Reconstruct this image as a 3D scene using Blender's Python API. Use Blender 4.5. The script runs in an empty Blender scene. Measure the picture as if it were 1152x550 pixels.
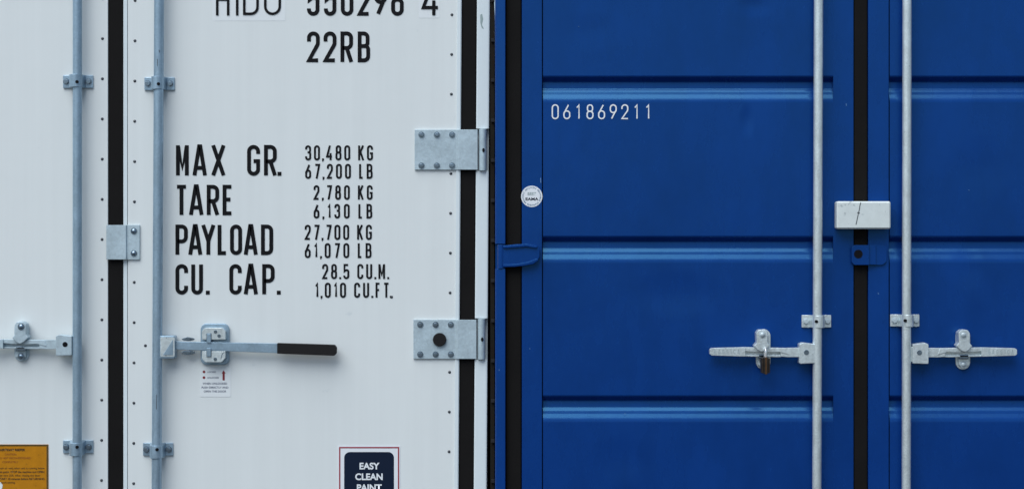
import bpy, bmesh, math, random
from mathutils import Vector
random.seed(7)
scene = bpy.context.scene

# ------------------------------------------------------------------ camera, sky, sun, exposure
S, DIST, EYE = 0.0029, 6.0, 1.49          # metres per photo pixel on the white doors, camera distance, eye height
cam_d = bpy.data.cameras.new('camera')
cam_d.sensor_width = 36.0
cam_d.lens = 36.0 * DIST / (1152 * S)
cam_d.clip_end = 2000
cam = bpy.data.objects.new('camera', cam_d)
cam.location = (0, -DIST, EYE)
cam.rotation_euler = (math.radians(90), 0, 0)
scene.collection.objects.link(cam)
scene.camera = cam

SUN_EL, SUN_AZ = math.radians(57), math.radians(212)     # azimuth: 0 = +Y, clockwise; light from upper left, in front
world = bpy.data.worlds.new('World')
scene.world = world
world.use_nodes = True
wn = world.node_tree
wn.nodes.clear()
sky = wn.nodes.new('ShaderNodeTexSky')
sky.sky_type = 'NISHITA'
sky.sun_disc = False
sky.sun_elevation = SUN_EL
sky.sun_rotation = SUN_AZ
sky.air_density = 1.0
sky.dust_density = 1.5
sky.ozone_density = 1.0
wb = wn.nodes.new('ShaderNodeBackground')
wb.inputs['Strength'].default_value = 0.05
wo = wn.nodes.new('ShaderNodeOutputWorld')
wn.links.new(sky.outputs[0], wb.inputs[0])
wn.links.new(wb.outputs[0], wo.inputs[0])

sun_d = bpy.data.lights.new('sun', 'SUN')
sun_d.energy = 1.5
sun_d.angle = math.radians(58)   # bright overcast: a very broad, soft source
sun_d.color = (0.97, 1.0, 1.0)
sun = bpy.data.objects.new('sun', sun_d)
sdir = Vector((math.sin(SUN_AZ) * math.cos(SUN_EL), math.cos(SUN_AZ) * math.cos(SUN_EL), math.sin(SUN_EL)))
sun.rotation_euler = sdir.to_track_quat('Z', 'Y').to_euler()
sun.location = sdir * 20
scene.collection.objects.link(sun)

vs = scene.view_settings
vs.view_transform = 'Standard'
vs.look = 'None'
vs.gamma = 1.0
vs.use_curve_mapping = False
vs.exposure = 1.2

# ------------------------------------------------------------------ materials
MATS = {}


def mat(name, col, rough=0.5, metal=0.0, var=0.06, scale=(6, 6, 6), bump=0.0, bscale=40, col2=None, spec=0.5, spots=None, vor=0.0, tint=None, dents=None):
    """Principled paint / metal with noise-driven colour variation, roughness variation, optional bump, spots and spangle."""
    m = bpy.data.materials.new(name)
    m.use_nodes = True
    nt = m.node_tree
    N, L = nt.nodes, nt.links
    b = N['Principled BSDF']
    b.inputs['Metallic'].default_value = metal
    b.inputs['Specular IOR Level'].default_value = spec
    if tint:
        b.inputs['Specular Tint'].default_value = (*tint, 1)
    geo = N.new('ShaderNodeNewGeometry')
    mp = N.new('ShaderNodeMapping')
    mp.inputs['Scale'].default_value = scale
    L.new(geo.outputs['Position'], mp.inputs['Vector'])
    nz = N.new('ShaderNodeTexNoise')
    nz.inputs['Scale'].default_value = 1.0
    nz.inputs['Detail'].default_value = 6
    nz.inputs['Roughness'].default_value = 0.65
    L.new(mp.outputs[0], nz.inputs['Vector'])
    mr = N.new('ShaderNodeMapRange')
    mr.inputs[1].default_value = 0.3
    mr.inputs[2].default_value = 0.7
    L.new(nz.outputs['Fac'], mr.inputs[0])
    mx = N.new('ShaderNodeMix')
    mx.data_type = 'RGBA'
    c1 = tuple(c * (1 - var) for c in col)
    c2 = tuple(col2) if col2 else tuple(min(1, c * (1 + var)) for c in col)
    mx.inputs[6].default_value = (*c1, 1)
    mx.inputs[7].default_value = (*c2, 1)
    L.new(mr.outputs[0], mx.inputs[0])
    out = mx.outputs[2]
    if vor:
        vo = N.new('ShaderNodeTexVoronoi')
        vo.inputs['Scale'].default_value = 160
        L.new(geo.outputs['Position'], vo.inputs['Vector'])
        bw = N.new('ShaderNodeRGBToBW')
        L.new(vo.outputs['Color'], bw.inputs[0])
        mv = N.new('ShaderNodeMapRange')
        mv.inputs[3].default_value = 1 - vor
        mv.inputs[4].default_value = 1 + vor
        L.new(bw.outputs[0], mv.inputs[0])
        mm = N.new('ShaderNodeMix')
        mm.data_type = 'RGBA'
        mm.blend_type = 'MULTIPLY'
        mm.inputs[0].default_value = 1
        L.new(out, mm.inputs[6])
        L.new(mv.outputs[0], mm.inputs[7])
        out = mm.outputs[2]
    if spots:                                   # small chips / stains with their own shape: (colour, scale, threshold, amount)
        sc, ss, th, am = spots
        n2 = N.new('ShaderNodeTexNoise')
        n2.inputs['Scale'].default_value = ss
        n2.inputs['Detail'].default_value = 8
        L.new(geo.outputs['Position'], n2.inputs['Vector'])
        r2 = N.new('ShaderNodeMapRange')
        r2.inputs[1].default_value = th
        r2.inputs[2].default_value = th + 0.06
        r2.inputs[4].default_value = am
        L.new(n2.outputs['Fac'], r2.inputs[0])
        m2 = N.new('ShaderNodeMix')
        m2.data_type = 'RGBA'
        m2.inputs[7].default_value = (*sc, 1)
        L.new(r2.outputs[0], m2.inputs[0])
        L.new(out, m2.inputs[6])
        out = m2.outputs[2]
    L.new(out, b.inputs['Base Color'])
    rr = N.new('ShaderNodeMapRange')
    rr.inputs[3].default_value = max(0.02, rough - 0.07)
    rr.inputs[4].default_value = min(1, rough + 0.07)
    L.new(nz.outputs['Fac'], rr.inputs[0])
    L.new(rr.outputs[0], b.inputs['Roughness'])
    if bump:
        n3 = N.new('ShaderNodeTexNoise')
        n3.inputs['Scale'].default_value = bscale
        n3.inputs['Detail'].default_value = 4
        L.new(geo.outputs['Position'], n3.inputs['Vector'])
        bp = N.new('ShaderNodeBump')
        bp.inputs['Strength'].default_value = 1.0
        bp.inputs['Distance'].default_value = bump
        height = n3.outputs['Fac']
        for x, z, rx, rz, amp in dents or ():          # shallow knocks in the sheet
            off = N.new('ShaderNodeVectorMath')
            off.operation = 'SUBTRACT'
            off.inputs[1].default_value = (x, 0, z)
            L.new(geo.outputs['Position'], off.inputs[0])
            scl = N.new('ShaderNodeVectorMath')
            scl.operation = 'MULTIPLY'
            scl.inputs[1].default_value = (1 / rx, 0, 1 / rz)
            L.new(off.outputs[0], scl.inputs[0])
            ln = N.new('ShaderNodeVectorMath')
            ln.operation = 'LENGTH'
            L.new(scl.outputs[0], ln.inputs[0])
            fall = N.new('ShaderNodeMapRange')
            fall.interpolation_type = 'SMOOTHSTEP'
            fall.inputs[3].default_value = -amp
            fall.inputs[4].default_value = 0.0
            L.new(ln.outputs['Value'], fall.inputs[0])
            add = N.new('ShaderNodeMath')
            L.new(height, add.inputs[0])
            L.new(fall.outputs[0], add.inputs[1])
            height = add.outputs[0]
        L.new(height, bp.inputs['Height'])
        L.new(bp.outputs[0], b.inputs['Normal'])
    MATS[name] = m
    return m


def dent(px, py, rx, rz, amp):
    return ((px - 576) * S, EYE + (275 - py) * S, rx * S, rz * S, amp)


DENTS = [dent(838, 138, 10, 22, 2.2), dent(846, 10, 26, 14, 1.6), dent(660, 38, 45, 25, 1.2), dent(1100, 190, 40, 40, 1.6), dent(760, 330, 60, 30, 1.8), dent(700, 515, 40, 30, 1.6), dent(1085, 300, 22, 30, 1.4)]
mat('white_paint', (0.675, 0.72, 0.722), 0.42, var=0.02, scale=(26, 4, 0.7), bump=0.0006, bscale=9, spots=((0.45, 0.52, 0.54), 14, 0.70, 0.35))
mat('white_trim', (0.64, 0.72, 0.75), 0.4, var=0.03, scale=(8, 8, 2), bump=0.0002, bscale=60, spots=((0.25, 0.32, 0.33), 22, 0.70, 0.6))
mat('white_vinyl', (0.71, 0.755, 0.77), 0.35, var=0.02)
mat('sticker_white', (0.72, 0.76, 0.80), 0.35, var=0.02)
mat('blue_paint', (0.0024, 0.029, 0.178), 0.27, spec=0.66, tint=(0.20, 0.68, 1.0), var=0.13, scale=(7, 7, 3), dents=DENTS, bump=0.0011, bscale=6, spots=((0.05, 0.14, 0.36), 60, 0.76, 0.5))
mat('blue_chip', (0.10, 0.22, 0.42), 0.6)
mat('black_rubber', (0.0065, 0.006, 0.006), 0.8, var=0.25, spec=0.14, bump=0.0004, bscale=120)
mat('black_letter', (0.006, 0.0065, 0.008), 0.6, var=0.1, spec=0.12)
mat('white_letter', (0.75, 0.78, 0.80), 0.5, var=0.05)
mat('zinc_plate', (0.43, 0.535, 0.59), 0.45, metal=0.3, var=0.13, scale=(22, 22, 18), vor=0.08, bump=0.0004, bscale=120)
mat('galvanised', (0.30, 0.42, 0.52), 0.34, metal=0.55, var=0.14, scale=(30, 30, 14), vor=0.07, bump=0.0004, bscale=160)
mat('galvanised_light', (0.66, 0.74, 0.76), 0.32, metal=0.6, var=0.16, scale=(50, 50, 16), vor=0.05, bump=0.0006, bscale=140, spots=((0.22, 0.27, 0.29), 70, 0.68, 0.7))
mat('bolt_steel', (0.22, 0.29, 0.36), 0.26, metal=0.9, var=0.2, scale=(50, 50, 50))
mat('bolt_pale', (0.44, 0.52, 0.56), 0.45, metal=0.3, var=0.2, scale=(50, 50, 50))
mat('rivet_steel', (0.035, 0.04, 0.05), 0.35, var=0.1)
mat('hole_black', (0.006, 0.006, 0.008), 0.8, spec=0.1)
mat('grip_rubber', (0.008, 0.0075, 0.008), 0.7, spec=0.25, var=0.2, bump=0.0004, bscale=200)
mat('yellow_plate', (0.44, 0.18, 0.004), 0.5, spec=0.2, var=0.10, scale=(40, 40, 40), spots=((0.20, 0.09, 0.01), 90, 0.64, 0.5))
mat('plate_border', (0.07, 0.045, 0.008), 0.5)
mat('plate_orange', (0.26, 0.07, 0.008), 0.5)
mat('plate_black', (0.03, 0.018, 0.006), 0.5)
mat('navy_print', (0.005, 0.012, 0.032), 0.5, spec=0.15)
mat('red_print', (0.30, 0.03, 0.045), 0.45)
mat('dark_red_print', (0.20, 0.006, 0.015), 0.45)
mat('grey_print', (0.04, 0.06, 0.13), 0.5)
mat('seal_blue', (0.06, 0.13, 0.22), 0.5)
mat('seal_grey', (0.28, 0.36, 0.36), 0.5)
mat('lock_white', (0.61, 0.67, 0.665), 0.45, var=0.06, scale=(30, 30, 30), spots=((0.28, 0.33, 0.34), 55, 0.63, 0.6))
mat('brass', (0.15, 0.085, 0.045), 0.35, metal=0.7, var=0.2, scale=(60, 60, 60))
mat('dark_brass', (0.035, 0.028, 0.024), 0.4, metal=0.6, var=0.3, scale=(60, 60, 60))
mat('cast_print', (0.36, 0.43, 0.45), 0.5)
mat('chrome', (0.75, 0.78, 0.80), 0.25, metal=0.7)
mat('rusty_steel', (0.022, 0.011, 0.008), 0.8, var=0.4, scale=(30, 30, 12), col2=(0.010, 0.013, 0.009), spec=0.2)
mat('dark_steel', (0.02, 0.02, 0.022), 0.7, spec=0.2)
mat('scratch_dark', (0.05, 0.06, 0.07), 0.7)
mat('asphalt', (0.05, 0.05, 0.052), 0.85, var=0.2, scale=(2, 2, 2), bump=0.003, bscale=30)


# ------------------------------------------------------------------ mesh builder
class Plane:
    """A container's door face: y of the face in the world."""
    def __init__(self, y):
        self.y = y

    def world(self, px, py, d=0.0):
        s = S * (DIST + self.y - d) / DIST
        return Vector(((px - 576) * s, self.y - d, EYE + (275 - py) * s)), s


WHITE, BLUE = Plane(0.0), Plane(-0.05)


def fillet(pts, closed):
    """[(x, y, r)] -> polyline with rounded corners"""
    out = []
    n = len(pts)
    for i, p in enumerate(pts):
        r = p[2] if len(p) > 2 else 0
        P = Vector(p[:2])
        if r <= 0 or (not closed and i in (0, n - 1)):
            out.append(P)
            continue
        A, B = Vector(pts[i - 1][:2]), Vector(pts[(i + 1) % n][:2])
        a, b = (A - P), (B - P)
        la, lb = a.length, b.length
        a.normalize(); b.normalize()
        ang = math.acos(max(-1, min(1, a.dot(b))))
        if ang > 3.1:
            out.append(P)
            continue
        t = r / math.tan(ang / 2)
        lim = min(la * (1 if (not closed and i == 1) else .5), lb * (1 if (not closed and i == n - 2) else .5)) * 0.9999
        if t > lim:
            t = lim
            r = t * math.tan(ang / 2)
        c = P + (a + b).normalized() * (r / math.sin(ang / 2))
        s0, s1 = P + a * t, P + b * t
        a0 = math.atan2(s0.y - c.y, s0.x - c.x)
        a1 = math.atan2(s1.y - c.y, s1.x - c.x)
        da = (a1 - a0 + math.pi) % (2 * math.pi) - math.pi
        k = max(5, int(abs(da) / 0.2))
        for j in range(k + 1):
            q = a0 + da * j / k
            out.append(Vector((c.x + r * math.cos(q), c.y + r * math.sin(q))))
    res = [out[0]]
    for p in out[1:]:
        if (p - res[-1]).length > 1e-5:
            res.append(p)
    if closed and (res[0] - res[-1]).length < 1e-5:
        res.pop()
    return res


class P:
    """Collects shapes given in photo pixels (u right, v down) and metres of relief (h, towards the viewer) about one anchor point."""
    def __init__(self, plane, ax, ay, d=0.0):
        self.ax, self.ay = ax, ay
        self.loc, self.s = plane.world(ax, ay, d)
        self.bm = bmesh.new()
        self.k = 0

    def p(self, u, v, h):
        return Vector(((u - self.ax) * self.s, -h, (self.ay - v) * self.s))

    def _merge(self, t, bev=0.0, seg=2):
        bmesh.ops.remove_doubles(t, verts=t.verts, dist=1e-6)
        bmesh.ops.recalc_face_normals(t, faces=t.faces)
        if bev > 0:
            es = [e for e in t.edges if len(e.link_faces) == 2 and e.calc_face_angle(0) > 0.5]
            bmesh.ops.bevel(t, geom=es, offset=bev, segments=seg, profile=0.5, affect='EDGES', clamp_overlap=True)
        me = bpy.data.meshes.new('tmp')
        t.to_mesh(me)
        t.free()
        self.bm.from_mesh(me)
        bpy.data.meshes.remove(me)
        return self

    def poly(self, pts, h0, h1, bev=0.0, seg=2):
        t = bmesh.new()
        lo = [t.verts.new(self.p(q[0], q[1], h0)) for q in pts]
        hi = [t.verts.new(self.p(q[0], q[1], h1)) for q in pts]
        t.faces.new(lo); t.faces.new(hi)
        n = len(pts)
        for i in range(n):
            t.faces.new((lo[i], lo[(i + 1) % n], hi[(i + 1) % n], hi[i]))
        return self._merge(t, bev, seg)

    def rpoly(self, pts, h0, h1, bev=0.0, seg=2):
        return self.poly(fillet(pts, True), h0, h1, bev, seg)

    def box(self, u0, u1, v0, v1, h0, h1, bev=0.0, seg=2):
        return self.poly([(u0, v0), (u1, v0), (u1, v1), (u0, v1)], h0, h1, bev, seg)

    def rbox(self, u0, u1, v0, v1, r, h0, h1, bev=0.0):
        return self.rpoly([(u0, v0, r), (u1, v0, r), (u1, v1, r), (u0, v1, r)], h0, h1, bev)

    def prof_v(self, pts, v0, v1, bev=0.0):
        """closed outline [(u, h)] run along v"""
        t = bmesh.new()
        a = [t.verts.new(self.p(u, v0, h)) for u, h in pts]
        b = [t.verts.new(self.p(u, v1, h)) for u, h in pts]
        t.faces.new(a); t.faces.new(b)
        n = len(pts)
        for i in range(n):
            t.faces.new((a[i], a[(i + 1) % n], b[(i + 1) % n], b[i]))
        return self._merge(t, bev)

    def sheet_u(self, pts, u0, u1):
        """open profile [(v, h)] run along u"""
        t = bmesh.new()
        a = [t.verts.new(self.p(u0, v, h)) for v, h in pts]
        b = [t.verts.new(self.p(u1, v, h)) for v, h in pts]
        for i in range(len(pts) - 1):
            t.faces.new((a[i], b[i], b[i + 1], a[i + 1]))
        me = bpy.data.meshes.new('tmp')
        t.to_mesh(me); t.free()
        self.bm.from_mesh(me)
        bpy.data.meshes.remove(me)
        return self

    def disc(self, u, v, r, h0, h1, seg=20, bev=0.0, ry=None):
        ry = ry or r
        return self.poly([(u + r * math.cos(i * math.tau / seg), v + ry * math.sin(i * math.tau / seg)) for i in range(seg)], h0, h1, bev)

    def hexa(self, u, v, r, h0, h1, bev=0.0, rot=0.3):
        return self.poly([(u + r * math.cos(rot + i * math.tau / 6), v + r * math.sin(rot + i * math.tau / 6)) for i in range(6)], h0, h1, bev)

    def dome(self, u, v, r, h0, ht, seg=14, rings=5):
        t = bmesh.new()
        rows = []
        for j in range(rings):
            q = j / rings * math.pi / 2
            rows.append([t.verts.new(self.p(u + r * math.cos(q) * math.cos(i * math.tau / seg), v + r * math.cos(q) * math.sin(i * math.tau / seg), h0 + ht * math.sin(q))) for i in range(seg)])
        top = t.verts.new(self.p(u, v, h0 + ht))
        for j in range(rings - 1):
            for i in range(seg):
                t.faces.new((rows[j][i], rows[j][(i + 1) % seg], rows[j + 1][(i + 1) % seg], rows[j + 1][i]))
        for i in range(seg):
            t.faces.new((rows[-1][i], rows[-1][(i + 1) % seg], top))
        t.faces.new(rows[0])
        return self._merge(t)

    def rod_v(self, u, h, r, v0, v1, seg=28, bev=0.0):
        """vertical round bar, radius in px"""
        rr = r * self.s
        return self.prof_v([(u + r * math.cos(i * math.tau / seg), h + rr * math.sin(i * math.tau / seg)) for i in range(seg)], v0, v1, bev)

    def tube(self, path, r, seg=10):
        """round tube through [(u, v, h)], r in metres"""
        t = bmesh.new()
        pts = [self.p(*q) for q in path]
        rings = []
        for i, q in enumerate(pts):
            d = (pts[min(i + 1, len(pts) - 1)] - pts[max(i - 1, 0)]).normalized()
            x = d.orthogonal().normalized() if i == 0 else (lastx - d * lastx.dot(d)).normalized()
            lastx = x
            y = d.cross(x)
            rings.append([t.verts.new(q + x * r * math.cos(k * math.tau / seg) + y * r * math.sin(k * math.tau / seg)) for k in range(seg)])
        for i in range(len(rings) - 1):
            for k in range(seg):
                t.faces.new((rings[i][k], rings[i][(k + 1) % seg], rings[i + 1][(k + 1) % seg], rings[i + 1][k]))
        t.faces.new(rings[0]); t.faces.new(rings[-1])
        return self._merge(t)

    def stroke(self, pts, w, h, closed=False):
        """flat painted stroke of width w px along [(u, v)], mitred corners"""
        self.k += 1
        h = h + 0.00012 * (self.k % 3)
        n = len(pts)
        L, R = [], []
        pv = [Vector(q) for q in pts]
        for i in range(n):
            if closed:
                a, b = pv[i] - pv[i - 1], pv[(i + 1) % n] - pv[i]
            else:
                a = pv[i] - pv[i - 1] if i else pv[1] - pv[0]
                b = pv[i + 1] - pv[i] if i < n - 1 else pv[-1] - pv[-2]
            a.normalize(); b.normalize()
            na, nb = Vector((-a.y, a.x)), Vector((-b.y, b.x))
            m = na + nb
            if m.length < 1e-4:
                m = na.copy()
            m.normalize()
            f = 1 / max(0.55, m.dot(na))
            L.append(pv[i] + m * w / 2 * f)
            R.append(pv[i] - m * w / 2 * f)
        bm = self.bm
        lv = [bm.verts.new(self.p(q.x, q.y, h)) for q in L]
        rv = [bm.verts.new(self.p(q.x, q.y, h)) for q in R]
        for i in range(n if closed else n - 1):
            j = (i + 1) % n
            bm.faces.new((lv[i], lv[j], rv[j], rv[i]))
        return self

    def build(self, name, material, parent, lean=0.0, label=None):
        bm = self.bm
        for e in bm.edges:
            e.smooth = not (len(e.link_faces) == 2 and e.calc_face_angle(0) > 0.6)
        for f in bm.faces:
            f.smooth = True
        me = bpy.data.meshes.new(name)
        bm.to_mesh(me)
        bm.free()
        me.materials.append(MATS[material])
        o = bpy.data.objects.new(name, me)
        scene.collection.objects.link(o)
        if len(me.polygons) > 4:
            wnm = o.modifiers.new('weighted_normals', 'WEIGHTED_NORMAL')
            wnm.keep_sharp = True
            wnm.weight = 100
        o['_w'] = list(self.loc)
        o.location = self.loc - Vector(parent['_w'])
        o.rotation_euler = (0, lean, 0)
        o.parent = parent
        if label:
            o['label'] = label
        return o


# ------------------------------------------------------------------ stroke lettering (narrow industrial capitals)
O_ = [(True, [(0, 0, 1), (1, 0, 1), (1, 1, 1), (0, 1, 1)])]
BOWL6 = [(True, [(0, 0, 1), (1, 0, 1), (1, .56, 1), (0, .56, 1)]), (False, [(.78, 1), (.06, .42)])]
GL = {   # glyph: (relative width, [(closed, [(x, y up, corner radius in half widths)])])
    '0': (1, O_), 'O': (1, O_),
    '1': (.42, [(False, [(0, .80), (1, 1), (1, 0)])]),
    '2': (1, [(False, [(0, .70), (0, 1, 1), (1, 1, 1), (1, .60, 1.2), (0, 0), (1.03, 0)])]),
    '3': (1, [(False, [(0, .76), (0, 1, 1), (.96, 1, 1), (.96, .54, .8), (.35, .54)]), (False, [(.6, .54), (1, .54, .8), (1, 0, 1), (0, 0, 1), (0, .24)])]),
    '4': (1.1, [(False, [(.62, 1.06), (0, .22), (1.06, .22)]), (False, [(.76, .48), (.76, -.06)])]),
    '5': (1, [(False, [(.95, 1), (.06, 1), (.02, .5), (.35, .60, .5), (1, .60, 1), (1, 0, 1), (0, 0, 1), (0, .2)])]),
    '6': (1, BOWL6),
    '9': (1, [(c, [(1 - q[0], 1 - q[1], *q[2:]) for q in l]) for c, l in BOWL6]),
    '7': (1, [(False, [(0, 1), (1, 1), (.36, -.06)])]),
    '8': (1, [(True, [(0, 0, 1), (1, 0, 1), (1, .53, .9), (0, .53, .9)]), (True, [(.06, .53, .8), (.94, .53, .8), (.94, 1, 1), (.06, 1, 1)])]),
    'A': (1.1, [(False, [(-.02, -.06), (.44, 1.02), (.56, 1.02), (1.02, -.06)]), (False, [(.18, .22), (.82, .22)])]),
    'B': (1, [(True, [(0, 0), (1, 0, 1), (1, .53, .8), (0, .53)]), (False, [(0, .53), (0, 1), (.93, 1, 1), (.93, .53, .8), (.3, .53)])]),
    'C': (1, [(False, [(1, .74), (1, 1, 1), (0, 1, 1), (0, 0, 1), (1, 0, 1), (1, .26)])]),
    'D': (1, [(True, [(0, 0), (1, 0, 1), (1, 1, 1), (0, 1)])]),
    'E': (.8, [(False, [(1.05, 1), (0, 1), (0, 0), (1.05, 0)]), (False, [(0, .52), (.9, .52)])]),
    'F': (.8, [(False, [(1.05, 1), (0, 1), (0, -.06)]), (False, [(0, .52), (.9, .52)])]),
    'G': (1, [(False, [(1, .74), (1, 1, 1), (0, 1, 1), (0, 0, 1), (1, 0, 1), (1, .47), (.5, .47)])]),
    'H': (1, [(False, [(0, 1.06), (0, -.06)]), (False, [(1, 1.06), (1, -.06)]), (False, [(0, .5), (1, .5)])]),
    'I': (.08, [(False, [(.5, 1.06), (.5, -.06)])]),
    'K': (1, [(False, [(0, 1.06), (0, -.06)]), (False, [(.98, 1.06), (.06, .40)]), (False, [(.3, .58), (1.02, -.06)])]),
    'L': (.75, [(False, [(0, 1.06), (0, 0), (1.06, 0)])]),
    'M': (1.1, [(False, [(0, -.06), (0, 1.06)]), (False, [(1, -.06), (1, 1.06)]), (False, [(.04, 1), (.5, .22), (.96, 1)])]),
    'N': (1, [(False, [(0, -.06), (0, 1.06)]), (False, [(1, -.06), (1, 1.06)]), (False, [(.02, 1.02), (.98, -.02)])]),
    'P': (1, [(False, [(0, -.06), (0, 1), (1, 1, 1), (1, .44, 1), (0, .44)])]),
    'R': (1, [(False, [(0, -.06), (0, 1), (1, 1, 1), (1, .46, 1), (0, .46)]), (False, [(.5, .46), (1.02, -.06)])]),
    'S': (1, [(False, [(1, .76), (1, 1, 1), (0, 1, 1), (0, .54, .9), (1, .5, .9), (1, 0, 1), (0, 0, 1), (0, .24)])]),
    'T': (1, [(False, [(-.05, 1), (1.05, 1)]), (False, [(.5, 1), (.5, -.06)])]),
    'U': (1, [(False, [(0, 1.06), (0, 0, 1), (1, 0, 1), (1, 1.06)])]),
    'X': (1.1, [(False, [(0, 1.06), (1, -.06)]), (False, [(1, 1.06), (0, -.06)])]),
    'Y': (1.1, [(False, [(0, 1.06), (.5, .45), (.5, -.06)]), (False, [(1, 1.06), (.5, .45)])]),
}


def glyph(b, ch, u0, u1, vt, vb, w, h):
    if ch in '.,':
        b.box(u0, u0 + w, vb - w, vb, h - 0.0004, h)
        if ch == ',':
            b.stroke([(u0 + w * .6, vb - .4 * w), (u0 + w * .25, vb + .55 * w)], w * .55, h)
        return
    W, H = (u1 - u0 - w), (vb - vt - w)
    for closed, pts in GL[ch][1]:
        q = [(u0 + w / 2 + x[0] * W, vb - w / 2 - x[1] * H, (x[2] * W / 2 if len(x) > 2 else 0)) for x in pts]
        b.stroke([(z.x, z.y) for z in fillet(q, closed)], w, h, closed)


def line(text, u0, u1, vt, vb, w, aspect=0.43, gap=0.16):
    """fit a line of lettering between u0 and u1: [(character, left, right)]"""
    H = vb - vt
    adv, x = [], 0
    for ch in text:
        if ch == ' ':
            x += .34 * H
            continue
        wd = w if ch in '.,' else max(w, GL[ch][0] * aspect * H + (w * .4 if ch in '1I' else 0))
        g = gap * H * (.7 if ch in '.,' else 1)
        if ch in '.,' and adv:
            x -= gap * H * (1.0 if adv[-1][0] in 'TFP' else .3)
        adv.append((ch, x, wd))
        x += wd + g
    end = adv[-1][1] + adv[-1][2]
    extra = ((u1 - u0) - end) / max(1, len(adv) - 1)
    return [(ch, u0 + xx + extra * i, u0 + xx + extra * i + wd) for i, (ch, xx, wd) in enumerate(adv)]


def cells(b, spec, vt, vb, w, h=0.0012):
    for ch, a, c in spec:
        glyph(b, ch, a, c, vt, vb, w, h)


def words(plane, spec, lens, vt, vb, w, material, parent, h=0.0012):
    """one painted part per word"""
    i = 0
    for n in lens:
        part = spec[i:i + n]
        i += n
        b = P(plane, part[0][1], vb)
        cells(b, part, vt, vb, w, h)
        b.build('lettering', material, parent)


def print_text(plane, text, u, v, size, material, parent, h, bold=0.0, align='CENTER', name='lettering', xs=1.0):
    """small printed line in the built-in sans letter, baseline at (u, v), cap height `size` px"""
    cu = bpy.data.curves.new('t', 'FONT')
    cu.body = text
    cu.align_x = align
    cu.offset = bold
    ob = bpy.data.objects.new('t', cu)
    me = bpy.data.meshes.new_from_object(ob)
    bpy.data.objects.remove(ob)
    loc, s = plane.world(u, v, h)
    k = size * s / 0.70
    for vert in me.vertices:
        x, y, z = vert.co
        vert.co = (x * k * xs, 0, y * k)
    me.name = name
    me.materials.clear()
    me.materials.append(MATS[material])
    o = bpy.data.objects.new(name, me)
    scene.collection.objects.link(o)
    o['_w'] = list(loc)
    o.location = loc - Vector(parent['_w'])
    o.parent = parent
    return o


def thing(name, label, cat, loc):
    o = bpy.data.objects.new(name, None)
    scene.collection.objects.link(o)
    o.location = loc
    o['_w'] = list(loc)
    o['label'], o['category'] = label, cat
    o.empty_display_size = 0.2
    return o


LEAN = 0.0066


def lx(u, v):
    """the right white door hangs a fraction of a degree out of plumb"""
    return u - LEAN * (v - 275)


# ------------------------------------------------------------------ ground
gb = bmesh.new()
bmesh.ops.create_grid(gb, x_segments=8, y_segments=8, size=300)
gm = bpy.data.meshes.new('ground')
gb.to_mesh(gm); gb.free()
gm.materials.append(MATS['asphalt'])
ground = bpy.data.objects.new('ground', gm)
ground['kind'] = 'structure'
scene.collection.objects.link(ground)

# ================================================================== WHITE CONTAINER
W0 = thing('shipping_container', 'white refrigerated container with black weight lettering, right of it the blue container', 'container', (WHITE.world(130, 275)[0].x, 0.0, 0.0))
TOP, BOT = -54, 730          # door top and bottom in pixels of the door plane


def body(plane, u0, u1, name_mat, parent, depth=6.0):
    s = S * (DIST + plane.y) / DIST
    zt = 275 - (2.59 - EYE) / s
    zb = 275 + (EYE - 0.02) / s
    P(plane, (u0 + u1) / 2, 275).box(u0 + 2, u0 + 16, zt, zb, -depth, -0.062, 0.003).build('side_wall', name_mat, parent)
    P(plane, (u0 + u1) / 2, 275).box(u1 - 16, u1 - 2, zt, zb, -depth, -0.062, 0.003).build('side_wall', name_mat, parent)
    P(plane, (u0 + u1) / 2, 275).box(u0 + 17, u1 - 17, zt, zt + 20, -depth, -0.062, 0.003).build('roof', name_mat, parent)
    P(plane, (u0 + u1) / 2, 275).box(u0 + 17, u1 - 17, zb - 30, zb, -depth, -0.062, 0.003).build('floor_pan', name_mat, parent)
    P(plane, (u0 + u1) / 2, 275).box(u0, u1, zt, TOP - 3, -0.06, 0.004, 0.004).build('header', name_mat, parent)
    P(plane, (u0 + u1) / 2, 275).box(u0, u1, BOT + 3, zb, -0.06, 0.004, 0.004).build('sill', name_mat, parent)
    P(plane, (u0 + u1) / 2, 275).box(u0 + 17, u1 - 17, zt + 22, zb - 32, -0.30, -0.25, 0.003).build('bulkhead', 'dark_steel', parent)


body(WHITE, -290, 550, 'white_paint', W0)

# doors
door_l = P(WHITE, -60, 275).box(-253, 121.5, TOP, BOT, -0.06, 0.0, 0.003).build('door', 'white_paint', W0)
door_r = P(WHITE, 329, 275).poly([(143.6, TOP), (lx(515, TOP), TOP), (lx(515, BOT), BOT), (143.6, BOT)], -0.06, 0.0, 0.002).build('door', 'white_paint', W0)
P(WHITE, 141, 275).prof_v([(138.3, -.05), (138.3, -.006), (139.2, -.003), (142.8, -.003), (142.8, -.05)], TOP, BOT).build('edge_trim', 'white_trim', W0)
P(WHITE, 516.5, 275).prof_v([(512.8, .0005), (512.8, .004), (513.4, .0046), (516.6, .0046), (517.6, .002), (517.6, -.05), (515.5, -.05), (515.5, .0005)], TOP, BOT).build('edge_trim', 'white_trim', W0, LEAN)


def gasket(plane, u0, u1, parent, lean=0.0, d=-0.006):
    a, b = u0, u1
    w = b - a
    pr = [(a, -.04), (a, d), (a + .06 * w, d + .003), (a + .3 * w, d + .0038), (a + .7 * w, d + .0038), (a + .94 * w, d + .003), (b, d), (b, -.04)]
    return P(plane, (a + b) / 2, 275).prof_v(pr, TOP, BOT).build('gasket', 'black_rubber', parent, lean)


gasket(WHITE, 121.7, 138.2, W0)
gasket(WHITE, 517.8, 534.3, W0, LEAN)
gasket(WHITE, -270, -253.4, W0)


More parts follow.
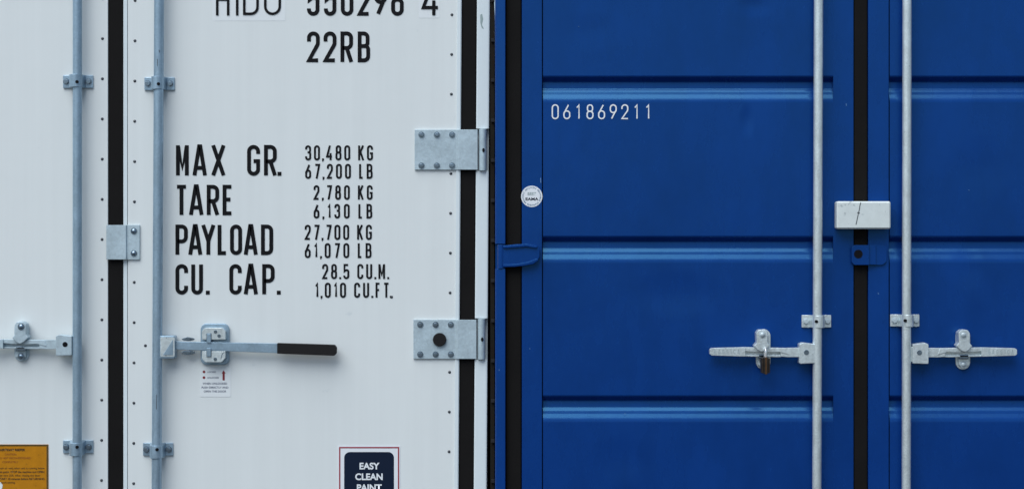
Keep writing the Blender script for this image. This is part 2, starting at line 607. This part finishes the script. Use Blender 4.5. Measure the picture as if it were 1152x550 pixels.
def post(plane, prof, segs, back, material, parent, lean=0.0):
    us = [q[0] for q in prof]
    b = P(plane, (min(us) + max(us)) / 2, 275)
    for v0, v1 in segs:
        b.prof_v(prof, v0, v1, 0.0012)
    b.box(min(us) + .3, max(us) - .3, TOP, BOT, -0.09, back)
    return b.build('corner_post', material, parent, lean)


post(WHITE, [(534.8, -.03), (534.8, .001), (536, .0035), (547.2, .0035), (549.2, .001), (549.4, -.03)], [(TOP, 145), (192.5, 358), (404.5, BOT)], -.022, 'white_trim', W0, LEAN)
post(WHITE, [(-288, -.03), (-288, .0035), (-272, .0035), (-270.5, -.03)], [(TOP, BOT)], -.04, 'white_trim', W0)

# rivets along the door edges
riv = None


def rivet(parent, u, v, plane=WHITE):
    global riv
    if riv is None:
        riv = P(plane, u, v).dome(u, v, 1.75, -0.0005, 0.0032, 12, 4).build('rivet', 'rivet_steel', parent)
        return riv
    o = riv.copy()
    scene.collection.objects.link(o)
    loc = plane.world(u, v)[0]
    o['_w'] = list(loc)
    o.parent = parent
    o.location = loc - Vector(parent['_w'])
    o.rotation_euler.y = random.uniform(-3, 3)
    return o


for i in range(-1, 14):
    rivet(door_l, 115.3 - .0022 * i * 45, 43.8 + 45.1 * i)
    rivet(door_r, 151.8 - .0030 * i * 45, 46.2 + 45.2 * i)
    v = 61.6 + 44.6 * i
    if not (143 < v < 194 or 356 < v < 406):
        rivet(door_r, lx(506.7, v), v)
for u, v in ((163.6, 388.5), (440.5, 334)):
    rivet(door_r, u, v)

# locking rods
P(WHITE, 87, 275, .036).rod_v(87, 0, 5.2, TOP - 12, BOT + 10).build('locking_rod', 'galvanised', W0, 0.0006)
P(WHITE, 177.6, 275, .036).rod_v(177.6, 0, 5.6, TOP - 12, BOT + 10).build('locking_rod', 'galvanised', W0, 0.0052)


def rod_bracket(plane, uc, vc, parent, material, half=17, hh=7.2, rod_h=.036, ro=7.6, hole=True, dx=0, skew=0.0):
    b = P(plane, uc, vc, .012)
    o = -.012
    pr = [(uc - half, o), (uc - half, o + .007), (uc - ro - 1.2, o + .007)]
    for i in range(13):
        q = math.pi - math.pi * i / 12
        pr.append((uc + dx + ro * math.cos(q), o + rod_h - .006 + (ro * b.s + .004) * math.sin(q)))
    pr += [(uc + ro + 1.2, o + .007), (uc + half, o + .007), (uc + half, o)]
    b.prof_v(pr, vc - hh, vc + hh, 0.0016)
    if skew:
        for v in b.bm.verts:
            if abs(v.co.x) < ro * b.s * 1.05:
                v.co.z -= skew * b.s
    br = b.build('rod_bracket', material, parent)
    for sgn in (-1, 1):
        u = uc + sgn * (half - 4.4)
        P(plane, u, vc, .007).disc(u, vc, 3.7, -.0005, .0015, 18).hexa(u, vc, 2.9, .0015, .008, .001, random.uniform(0, 1)).build('bolt', 'bolt_steel' if plane is WHITE else 'bolt_pale', br)
    if hole:
        hd = rod_h - .006 + ro * b.s + .004
        P(plane, uc + dx - .8, vc, hd).disc(uc + dx - .8, vc + .2, 1.8, -.006, .0008, 16).build('grease_hole', 'hole_black', br)
    return br


rod_bracket(WHITE, 87.3, 92, W0, 'galvanised')
rod_bracket(WHITE, 179, 94.4, W0, 'galvanised')
rod_bracket(WHITE, 87.3, 502.4, W0, 'galvanised', skew=1.6)
rod_bracket(WHITE, 177.4, 505.2, W0, 'galvanised', skew=1.6)

for u, v, l in ((177.2, 71, 5.0), (176.0, 452, 9.0), (179.2, 58, 2.2)):
    P(WHITE, u, v, .0517).rpoly([(u - .5, v - l, .3), (u + .3, v - l + 1, .3), (u + .5, v + l, .3), (u - .3, v + l - 1.5, .3)], -.002, .0004).build('scratch', 'scratch_dark', W0)

# keeper plate over the middle gasket
k = P(WHITE, 139, 272.5)
k.prof_v([(143.2, .0005), (143.2, .010), (142.6, .013), (121, .013), (120.4, .011), (120.4, .007), (141.8, .007), (142.4, .0005)], 253.2, 291.8, .0008)
k.box(143, 157.6, 253, 292, .0005, .007, .0012)
kp = k.build('keeper_plate', 'zinc_plate', W0)
for v in (260, 285):
    P(WHITE, 150.6, v, .007).disc(150.6, v, 3.7, -.0004, .0014).dome(150.6, v, 3.0, .0014, .006).build('bolt', 'bolt_steel', kp)


# hinges of the right white door
def white_hinge(v0, v1, plug):
    vm = (v0 + v1) / 2
    sh = -LEAN * (vm - 275)
    e = .9
    pr = [(465.9, .0004), (465.9, .0072), (513, .0072), (515.4, .0125), (536.6, .0125), (536.6, .006), (516.2, .006), (514.4, .0004)]
    hg = P(WHITE, 500 + sh, vm).prof_v([(u + sh, h) for u, h in pr], v0, v1, e * .001).build('hinge', 'zinc_plate', W0)
    P(WHITE, 542.6 + sh, vm, .006).rod_v(542.4 + sh, 0, 4.2, v0 - .8, v1 + .8, 24, .001).build('knuckle', 'zinc_plate', hg)
    P(WHITE, 543 + sh, vm, .019).disc(543.2 + sh, vm + .4, 1.5, -.006, .0004, 14, 0, 2.3).build('weld_hole', 'hole_black', hg)
    for u in (473.5, 490.8, 507.9):
        for v in (v0 + 5.6, v1 - 4.8):
            P(WHITE, u + sh, v, .0072).disc(u + sh, v, 3.5, -.0004, .0016).hexa(u + sh, v, 2.6, .0016, .0065, .0012, random.uniform(0, 1)).build('bolt', 'bolt_steel', hg)
    if plug:
        P(WHITE, 494.6, 381.8, .0072).disc(494.6, 381.8, 7.6, -.0004, .010, 28, .003).build('rubber_plug', 'grip_rubber', hg, label='round black rubber plug')
    return hg


white_hinge(146.2, 191.2, False)
white_hinge(359.4, 403.2, True)


# forged lever used on three of the doors; q = pixels outwards from the hub, v = pixels from the hub's middle
def forged_handle(plane, edge, vmid, sg, parent, material, marks):
    U = lambda q: edge + sg * q
    Q = lambda pts: [(U(a), vmid + c, *r) for a, c, *r in pts]
    h = P(plane, U(30), vmid, .034)
    # root plate
    h.poly(Q([(-2, -6.6), (12, -6.4), (20, -6.2), (20, 3.4), (12, 4.2), (-2, 4.0)]), -.010, .002, .0015)
    # thin web with two rails, deep groove between them
    h.poly(Q([(12, -6.2), (66, -7.0), (66, 3.2), (12, 4.0)]), -.016, -.010, .001)
    h.poly(Q([(14, -6.3), (64, -7.2), (66, -3.2), (50, -1.6), (36, -1.2), (22, -1.6), (11, 1.5)]), -.012, .004, .002)
    h.poly(Q([(9, 3.4), (11, 1.4), (24, 2.0), (62, 1.6), (64, 3.4), (24, 4.2)]), -.012, -.002, .0012)
    grip = h.build('lever', material, parent)
    g = P(plane, U(81), vmid, .034)
    g.rpoly(Q([(60, -7.2, .6), (98, -6.2, 1.5), (100.2, -4.6, 1.5), (100.2, .6, 1.5), (98, 2.2, 1.5), (60, 3.4, .6)]), -.014, .008, .004)
    g.build('grip', material, grip)
    mk = P(plane, U(81), vmid, .0425)
    a, c = (U(95), U(66)) if sg < 0 else (U(68), U(97))
    cells(mk, line(marks, min(a, c), max(a, c), vmid - 4.4, vmid + .4, .75, .5, .25), vmid - 4.4, vmid + .4, .75, .0002)
    mk.build('cast_mark', 'cast_print', grip)
    # hub on the rod
    hb = P(plane, U(-9), vmid, .030)
    hb.rpoly(Q([(-18, -10.8, 1), (-4, -12.6, 2), (0, -11, 2), (0, 11.4, 1.5), (-18, 10.8, 1)]), -.020, .018, .003)
    hb.rpoly(Q([(-21, -8, 1), (-16, -8, 1), (-16, 9, 1), (-21, 9, 1)]), -.016, .010, .002)
    hub = hb.build('handle_hub', material, parent)
    P(plane, U(-9), vmid - 1.4, .048).disc(U(-9), vmid - 1.2, 2.9, -.004, .0012, 18, .0005).build('pivot_pin', 'hole_black' if plane is WHITE else 'bolt_steel', hub)
    # catch: oval back plate, hooked flap above, saddle below
    cb = P(plane, U(40), vmid - 4.5, .004)
    cb.rpoly(Q([(31.5, -27.6, 8), (47.8, -27.6, 8), (47.8, 17.8, 8), (31.5, 17.8, 8)]), -.0035, .004, .0015)
    cb.rpoly(Q([(34, -21, 1), (46, -21, 1), (46, 13, 1), (34, 13, 1)]), .003, .014, .002)
    catch = cb.build('handle_catch', material, parent)
    fl = P(plane, U(41), vmid - 12, .044)
    fl.rpoly(Q([(34.5, -24, 3), (38, -26.8, 3), (45, -26.8, 3), (47.6, -23, 2), (47.2, -12, 2), (50.4, -8.6, 1), (46, -3.8, 3), (41.5, -1.6, 3), (37, -4.0, 2), (32, -9, 1), (35, -12.5, 2)]), -.036, .004, .003)
    fl.build('flap', material, catch)
    P(plane, U(40), vmid + 6, .020).box(min(U(35), U(45.5)), max(U(35), U(45.5)), vmid + .8, vmid + 6, -.012, .012, .002).build('saddle', 'bolt_steel', catch)
    for v, d in ((-21, .048), (12.2, .019)):
        P(plane, U(40.4), vmid + v, d).disc(U(40.4), vmid + v, 3.8, -.003, .0015, 18).dome(U(40.4), vmid + v, 3.0, .0014, .0045).build('bolt', 'bolt_steel' if plane is WHITE else 'bolt_pale', catch)
    return grip


forged_handle(WHITE, 64.2, 388.4, -1, W0, 'zinc_plate', 'HAGS1')

# long handle with the black sleeve
hb = P(WHITE, 188, 390, .030)
hb.rbox(178.6, 197.8, 377, 403, 2.2, -.024, .018, .004)
hub = hb.build('handle_hub', 'galvanised', W0)
f = P(WHITE, 188, 390, .049)
f.rbox(180.4, 196.4, 379.2, 401.0, 1.5, -.004, .0006, .0004)
f.build('hub_face', 'galvanised_light', hub)
f = P(WHITE, 190, 392, .0498)
f.poly([(183.4, 399.2), (194.6, 381.6), (194.6, 399.2)], -.002, .0016, .0012)
f.build('hub_reflection', 'galvanised', hub)  # dark half of the hub's reflection, built as a raised darker triangle
bar = P(WHITE, 254, 390, .031)
bar.poly([(196.5, 383.4), (206, 384), (312, 386.0), (318, 386.2), (318, 396.9), (312, 396.9), (206, 393.2), (196.5, 392.8)], -.005, .004, .0018)
lever = bar.build('lever', 'galvanised', W0)
g = P(WHITE, 345, 392.6, .031)
g.rpoly([(312.2, 385.6, .8), (377, 387.6, 3), (379, 391, 3), (378.8, 397, 3), (376.6, 399.8, 3), (312.2, 397.4, .8)], -.012, .012, .006)
g.build('sleeve', 'grip_rubber', lever, label='black rubber sleeve on the long lever')
for v, r in ((381.4, 2.0), (396.4, 2.6)):
    P(WHITE, 211.8, v, .026).disc(211.8, v, 7.2, -.006, .004, 24, .0025, r).disc(211.8, v - .8, 3.4, .000, .009, 18, .002, 1.8).build('wing_nut', 'bolt_steel', lever)
cb = P(WHITE, 242, 387, .006)
cb.rbox(225.8, 258.2, 363.6, 410.2, 7, -.0055, .006, .004)
catch = cb.build('handle_catch', 'galvanised', W0, label='rounded cast latch housing around the lever')
cu_ = P(WHITE, 241, 375, .020)
cu_.rpoly([(228, 381.6, .6), (228, 372, 3), (231, 368.4, 3), (251, 368.4, 3), (254.4, 372, 3), (254.4, 381.6, .6)], -.010, .016, .003)
cu_.build('housing_block', 'galvanised_light', catch)
cl_ = P(WHITE, 241, 400, .020)
cl_.rpoly([(228, 394.6, .6), (254.4, 394.6, .6), (254.4, 402, 3), (250, 407, 3), (232, 407, 3), (228, 403, 3)], -.010, .016, .003)
cl_.build('housing_block', 'galvanised_light', catch)
for v0, v1 in ((375.2, 385.4), (391.4, 400.8)):
    P(WHITE, 235.2, (v0 + v1) / 2, .036).box(232.8, 237.4, v0, v1, -.006, .005, .0012).build('lug', 'galvanised', catch)
    P(WHITE, 235.2, (v0 + v1) / 2, .0355).box(232.2, 238.0, v0 - .6 if v0 < 380 else v0 + 3, v1 - 3 if v0 < 380 else v1 + .6, -.006, .0012, .0004).build('lug_slot', 'bolt_steel', catch)
for u, v in ((242.4, 373), (246.4, 377.6), (242.2, 403.8)):
    P(WHITE, u, v, .0362).disc(u, v, 2.0, -.003, .0012, 16, .0006).build('screw', 'bolt_steel', catch)
a = P(WHITE, 252, 401, .0364)
a.stroke([(252.6 - 4.2 * math.sin(t), 406.2 - 10.2 * math.cos(t) ** 1.0) for t in [x * .12 for x in range(12)]], .7, .0001)
a.build('key_cover', 'bolt_steel', catch)

# lettering on the white door
words(WHITE, [('M', 198, 212.4), ('A', 216.8, 232.6), ('X', 237.6, 253.8), ('G', 278, 292.6), ('R', 297, 311.4), ('.', 312.2, 0)], [3, 3], 163.2, 197.8, 4.4, 'black_letter', W0)
words(WHITE, [('T', 197.4, 211), ('A', 212.8, 228.8), ('R', 232.6, 246.6), ('E', 250.4, 262.2)], [4], 208, 242.2, 4.4, 'black_letter', W0)
words(WHITE, [('P', 197.4, 211.4), ('A', 212, 227.4), ('Y', 226.4, 242.4), ('L', 244.8, 256), ('O', 258.8, 272.4), ('A', 274.4, 289.8), ('D', 293.6, 307.4)], [7], 252.6, 286.8, 4.4, 'black_letter', W0)
words(WHITE, [('C', 197.4, 211.6), ('U', 215.2, 228.4), ('.', 231.6, 0), ('C', 258, 272), ('A', 274.4, 290), ('P', 295, 309), ('.', 311.4, 0)], [3, 4], 297, 331.2, 4.4, 'black_letter', W0)
for t, x0, x1, y0, y1 in (('30,480 KG', 343.3, 419.6, 163.6, 180.6), ('67,200 LB', 343.3, 419.2, 184.4, 201.2), ('2,780 KG', 352.8, 419.2, 208.4, 224.8), ('6,130 LB', 352.8, 418.8, 229.4, 245.8),
                          ('27,700 KG', 342.8, 418.4, 252.8, 269.8), ('61,070 LB', 342.8, 418, 273.4, 290.2), ('28.5 CU.M.', 362.4, 437.8, 296.8, 313.8), ('1,010 CU.FT.', 354.4, 440.8, 317.8, 334.8)):
    words(WHITE, line(t, x0, x1, y0, y1, 2.25, .40), [len(q) for q in t.split()], y0, y1, 2.25, 'black_letter', W0)
words(WHITE, [('2', 345.4, 359.8), ('2', 364, 378.6), ('R', 383, 397.2), ('B', 402.4, 416.4)], [4], 35.8, 70.4, 4.4, 'black_letter', W0)
words(WHITE, [('5', 345.4, 359.4), ('5', 364.4, 378.4), ('0', 383.4, 397.6), ('2', 402.4, 416.6), ('9', 421, 435.4), ('8', 440, 454.2)], [6], -16.5, 18.2, 4.4, 'black_letter', W0)
P(WHITE, 280, 3).rbox(239, 321, -24, 23.8, 1.5, .0001, .0004).build('vinyl_patch', 'white_vinyl', W0)
P(WHITE, 483, 0).rbox(471.4, 494.6, -22, 20.6, 1, .0001, .0004).build('vinyl_patch', 'white_vinyl', W0)
b = P(WHITE, 280, 0)
cells(b, [('H', 243, 258.2), ('I', 264.6, 269.2), ('D', 273.4, 291.2), ('U', 297, 316.2)], -17.5, 17.4, 2.9, .0022)
b.build('lettering', 'black_letter', W0)
b = P(WHITE, 484, 0)
cells(b, [('4', 474.4, 493.6)], -17, 17.6, 3.7, .0022)
b.build('lettering', 'black_letter', W0)

# latch instruction decal
st = P(WHITE, 242, 428).rbox(225.2, 259.6, 413.4, 446, 1.5, .0002, .0009).build('instruction_decal', 'white_vinyl', W0, label='small printed latch instruction decal with red arrow')
for v in (418, 424.4):
    P(WHITE, 229.5, v, .0009).disc(229.5, v, 1.5, -.0002, .0004, 14).build('red_dot', 'dark_red_print', st)
print_text(WHITE, 'LOCKED', 233.4, 419, 1.7, 'grey_print', st, .0014, .01, 'LEFT')
print_text(WHITE, 'UNLOCKED', 233.2, 425.4, 1.7, 'grey_print', st, .0014, .01, 'LEFT')
P(WHITE, 251.6, 422, .0009).poly([(251.6, 416.2), (253.8, 419.8), (252.8, 419.8), (252.8, 427.6), (250.4, 427.6), (250.4, 419.8), (249.4, 419.8)], -.0002, .0004).build('red_arrow', 'dark_red_print', st)
for t, v in (('WHEN UNLOCKED', 432.2), ('PUSH DIRECTLY AND', 436.6), ('OPEN THE DOOR', 441)):
    print_text(WHITE, t, 241.8, v, 2.2, 'grey_print', st, .0014, .01, 'CENTER', xs=1.0)

# paint sticker
ps = P(WHITE, 415, 545).rbox(380, 450.4, 500.4, 606, 1, .0002, .0008).build('paint_sticker', 'sticker_white', W0, label='navy paint sticker with red outline')
b = P(WHITE, 415, 545)
b.stroke([(382.2, 503), (448.4, 503), (448.4, 603), (382.2, 603)], 1.5, .0012, True)
b.build('red_outline', 'red_print', ps)
P(WHITE, 415, 545, .0008).rbox(387.2, 443.2, 508, 598, 6.5, -.0002, .0004).build('navy_panel', 'navy_print', ps)
for t, v, w in (('EASY', 527.2, 1), ('CLEAN', 539.2, 1), ('PAINT', 551.4, 1)):
    print_text(WHITE, t, 415.2, v, 7.0, 'sticker_white', ps, .0018, .034, 'CENTER', xs=1.0)

# yellow warning plate
yp = P(WHITE, 15, 560).rbox(-46, 54.6, 499.4, 640, .5, .0003, .0016, .0004).build('warning_plate', 'yellow_plate', W0, label='yellow printed warning plate with black border')
b = P(WHITE, 15, 560)
b.stroke([(-45, 500.5), (53.4, 500.5), (53.4, 639), (-45, 639)], 1.7, .0021, True)
b.build('border', 'plate_border', yp)
for t, v, sz, m, bo, u, al in (('AIRTIGHT REEFER', 506.8, 2.5, 'plate_black', .03, 28, 'RIGHT'), ('CAUTION', 511.6, 2.1, 'plate_orange', .0, 18.6, 'RIGHT'), ('DO NOT RECONDITIONED', 515.8, 2.1, 'plate_orange', 0, 34.6, 'RIGHT'),
                               ('COMPLETELY', 520.2, 2.1, 'plate_orange', 0, 20.4, 'RIGHT'), ('Open the fresh air vent when unit is running below', 527.2, 2.2, 'plate_black', .0, 50.2, 'RIGHT'),
                               ('or set point. STOP the machine and OPEN', 531.4, 2.2, 'plate_black', .014, 50.0, 'RIGHT'), ('fresh air vent 25%. After closing the door', 535.4, 2.2, 'plate_black', .0, 45.2, 'RIGHT'),
                               ('RESTART 10 minutes before RETURNING', 539.2, 2.2, 'plate_black', .014, 50.2, 'RIGHT'), ('to set point setting.', 543.2, 2.2, 'plate_black', 0, 17.4, 'RIGHT')):
    print_text(WHITE, t, u, v, sz, m, yp, .0024, bo, al)

P(WHITE, 0, 546, .0016).rpoly([(-5, 541, 1), (1, 542, 1), (3, 545, 1), (2.4, 549, 1), (-4, 553, 1)], -.0002, .0007).build('torn_patch', 'white_vinyl', yp)

# scuff on the post, drips
P(WHITE, 541.6, 24, .0036).poly([(540.2, 17), (542.4, 16), (543.6, 22), (542.2, 28), (544.4, 33), (542, 32), (540.4, 26)], -.0002, .0002).build('scuff', 'seal_grey', W0)

# ================================================================== BLUE CONTAINER
B0 = thing('shipping_container', 'blue steel container with horizontal grooves, pale locking rods and white seal box', 'container', (BLUE.world(968, 275)[0].x, BLUE.y, 0.0))
body(BLUE, 557, 1379, 'blue_paint', B0)
GROOVES = [(86.8, 112.0), (266.6, 292.6), (445.6, 471.4), (625, 651)]


def grooved(u0, u1, tint=0):
    """sheet with pressed horizontal grooves: steep upper flank, flat floor, longer lower flank, rounded bends"""
    pr = [(TOP, 0)]
    for a, c in GROOVES:
        dep = .0185
        pts = [(TOP, 0), (a - .4, 0, 3), (a + 5.0, -.0215, 2), (a + 12.8, -dep, 3), (a + 16.4, -.0118, 6), (a + 19.8, -.0088, 8), (c + .6, 0, 14), (BOT, 0)]
        # fillet in pixel space
        px = [(v, h / S, *r) for v, h, *r in pts]
        for q in fillet(px, False)[1:-1]:
            pr.append((q.x, q.y * S))
    pr.append((BOT, 0))
    b = P(BLUE, (u0 + u1) / 2, 275)
    return b.sheet_u(pr, u0, u1)


def blue_door(sheet0, sheet1, fr, slit):
    """fr: two upright frame members (u0, u1)"""
    d = grooved(sheet0, sheet1)
    door = d.build('door', 'blue_paint', B0)
    for i, (a, c) in enumerate(fr):
        P(BLUE, (a + c) / 2, 275).box(a, c, TOP, BOT, -.05, .0015, .003).build('door_frame', 'blue_paint', door)
    P(BLUE, (sheet0 + sheet1) / 2, 275).box(min(f[0] for f in fr) + 3, max(f[1] for f in fr) - 3, TOP, BOT, -.058, -.052).build('backing', 'dark_steel', door)
    return door


bd_l = blue_door(610.9, 937.6, [(587, 610.0), (937.2, 960.4)], 0)
bd_r = blue_door(1000.9, 1326, [(976.6, 1000.1), (1326.8, 1349)], 0)
gasket(BLUE, 569.2, 586.6, B0)
gasket(BLUE, 960.8, 976.2, B0)
gasket(BLUE, 1349.4, 1366, B0)
post(BLUE, [(557.0, -.04), (557.0, .002), (558.8, .008), (568.2, .0165), (568.9, .012), (568.9, -.04)], [(TOP, 274.4), (302.6, BOT)], -.012, 'blue_paint', B0)
post(BLUE, [(1366.4, -.04), (1366.4, .010), (1377, .010), (1379, -.04)], [(TOP, BOT)], -.03, 'blue_paint', B0)

# rusty strip with lugs in the slot between the two containers
b = P(BLUE, 553.8, 275, -.05)
b.box(551.6, 556.0, TOP, BOT, -.01, 0)
ss = b.build('side_strip', 'rusty_steel', B0, label='rusty strip in the gap beside the corner post')
for i in range(-7, 10):
    v = 315.6 + 45.0 * i
    P(BLUE, 553.6, v, -.046).box(552.4, 556.4, v - 2.0, v + 2.0, -.004, .006, .001).build('lug', 'dark_steel', ss)

# hinge of the left blue door
h = P(BLUE, 586, 287.5, .010)
h.rpoly([(566, 276.6, 1), (578, 274.8, 3), (592, 274.2, 3), (604.4, 276.2, 3), (607.4, 280.5, 3), (607.2, 289.6, 3), (602.6, 295.6, 4), (590, 298.8, 4), (578, 300.0, 3), (566, 300.2, 1)], -.010, .006, .003)
h.poly([(566, 276.2), (592, 274.0), (604.6, 276.6), (604, 279.4), (592, 277.6), (578, 278.8), (566, 279.4)], .004, .013, .0025)
h.poly([(566, 297.2), (580, 296.8), (594, 294.4), (604.6, 290.4), (606, 292.6), (600, 297), (590, 299), (578, 300.2), (566, 300.4)], .004, .012, .0025)
hg = h.build('hinge', 'blue_paint', B0)
P(BLUE, 564, 288.6, .004).rod_v(564, 0, 4.4, 275.4, 302, 24, .001).build('knuckle', 'blue_paint', hg)

# rods and brackets
P(BLUE, 919.9, 275, .036).rod_v(919.9, 0, 5.2, TOP - 12, BOT + 10).build('locking_rod', 'galvanised_light', B0, 0.0036)
P(BLUE, 1020, 275, .036).rod_v(1020, 0, 5.1, TOP - 12, BOT + 10).build('locking_rod', 'galvanised_light', B0, 0.0016)
rod_bracket(BLUE, 918.8, 361.3, B0, 'galvanised_light', half=16.6, hh=7.0, ro=7.0, dx=.6)
rod_bracket(BLUE, 1018.4, 360.4, B0, 'galvanised_light', half=16.4, hh=6.8, ro=6.8, dx=1.0)
rod_bracket(BLUE, 920.6, -40, B0, 'galvanised_light', half=16.6, hh=7.0, ro=7.0)
rod_bracket(BLUE, 1020.3, -40, B0, 'galvanised_light', half=16.4, hh=6.8, ro=6.8)

forged_handle(BLUE, 898.2, 397.4, -1, B0, 'galvanised_light', 'HAGS1CA')
forged_handle(BLUE, 1043.4, 397.6, 1, B0, 'galvanised_light', 'HAGS1CA')

# seal box bridging the doors
lb = P(BLUE, 971, 242, .040)
lb.box(941, 1001.4, 226.6, 257.6, -.038, .010, .0045, 1)
box = lb.build('seal_box', 'lock_white', B0, label='plain white metal box bridging the blue doors')
sc = P(BLUE, 966, 240, .0502)
pts = [(968.4, 227.6), (967.4, 231), (967.0, 234.5), (966.2, 238), (965.4, 241.5), (964.6, 245), (963.9, 248.5), (963.0, 252.6)]
sc.stroke(pts, .9, .0003)
sc.stroke([(964.4, 239.0), (965.8, 239.8), (967.2, 239.4)], 1.1, .0004)
sc.build('scratch', 'scratch_dark', box)
# blue keeper tab with a bolt hole
t = P(BLUE, 977, 287, .008)
t.rpoly([(957.4, 278.5, 3), (960.4, 275.6, 2), (977, 275.6, .5), (977, 298, .5), (960.4, 298, 2), (957.4, 295, 3)], -.004, .012, .002)
t.poly([(976, 276), (985, 276), (985, 297.6), (976, 297.6)], -.006, .006, .001)
t.rpoly([(984, 275.6, .5), (994, 275.6, 3), (997.6, 279, 3), (997.6, 294, 4), (993, 298, 4), (984, 298, .5)], -.006, .001, .0015)
tab = t.build('keeper_tab', 'blue_paint', B0)
P(BLUE, 965.6, 285.8, .020).disc(965.6, 285.8, 4.9, -.004, .0006, 24).build('bolt_hole', 'hole_black', tab)

# number and round seal
for i, ch in enumerate('061869211'):
    b = P(BLUE, 624 + i * 13.05, 126)
    u = 620.6 + i * 13.05
    wd = 8.0 if ch != '1' else 5.0
    glyph(b, ch, u + (1.6 if ch == '1' else 0), u + wd + (.4 if ch == '1' else 0), 117.6, 134.4, 1.5, .0012)
    b.build('lettering', 'white_letter', B0)
rs = P(BLUE, 598.2, 221, .0016).disc(598.2, 221, 12, -.0003, .0006, 40).build('round_sticker', 'sticker_white', B0, label='round pale inspection sticker')
b = P(BLUE, 598.2, 221, .0022)
for i in range(40):
    q = i / 40 * math.tau
    if i % 10 in (4,):
        continue
    r0, r1 = 8.9 + random.uniform(0, .5), 10.9 - random.uniform(0, .5)
    b.stroke([(598.2 + r0 * math.cos(q), 221 + r0 * math.sin(q)), (598.2 + r1 * math.cos(q), 221 + r1 * math.sin(q))], random.uniform(.5, 1.0), .0003)
b.build('ring_print', 'seal_blue', rs)
print_text(BLUE, 'BEST', 598.2, 219.6, 3.2, 'seal_grey', rs, .0027, .02)
print_text(BLUE, 'EAMA', 598.2, 225.4, 3.0, 'navy_print', rs, .0027, .03, xs=1.3)

for u, v, l in ((608.2, 203, 6), (703, 465, 1.6), (679, 113.4, 1.4), (651, 30, 1.2), (1090, 214, 1.4), (596, 392, 1.6), (952, 118, 3.0), (561.5, 416, 1.8), (988, 330, 2.2)):
    P(BLUE, u, v, .0016 if v not in (416,) else .0115).rpoly([(u - .5, v - l / 2, .3), (u + .3, v - l / 2 + .4, .3), (u + .6, v + l / 2, .3), (u - .2, v + l / 2 - .3, .3)], -.0015, .0004).build('paint_chip', 'blue_chip', B0)

# ================================================================== PADLOCK
pl = thing('padlock', 'small brass padlock hanging from the catch of the left blue handle', 'padlock', BLUE.world(860.6, 420.6, .06)[0])
b = P(BLUE, 860.6, 396, .062)
path = []
for i in range(13):
    q = math.pi * i / 12
    path.append((861.0, 396.5 - 5 * math.sin(q), .011 * math.cos(q)))
path = [(861.0, 403, .011)] + path + [(861.0, 403, -.011)]
b.tube(path, .0032)
b.build('shackle', 'chrome', pl)
for i, (u0, u1, m, r) in enumerate(((856.0, 858.2, 'dark_brass', 1.6), (858.3, 860.1, 'dark_brass', .6), (860.2, 861.9, 'brass', 0), (862.0, 863.7, 'dark_brass', .6), (863.8, 865.6, 'dark_brass', 1.6))):
    P(BLUE, (u0 + u1) / 2, 410, .062).box(u0, u1, 401 + r, 420.6 - r, -.018, .018 - .002 * r, .0012).build('lock_plate', m, pl)

for o in bpy.data.objects:
    if '_w' in o.keys():
        del o['_w']
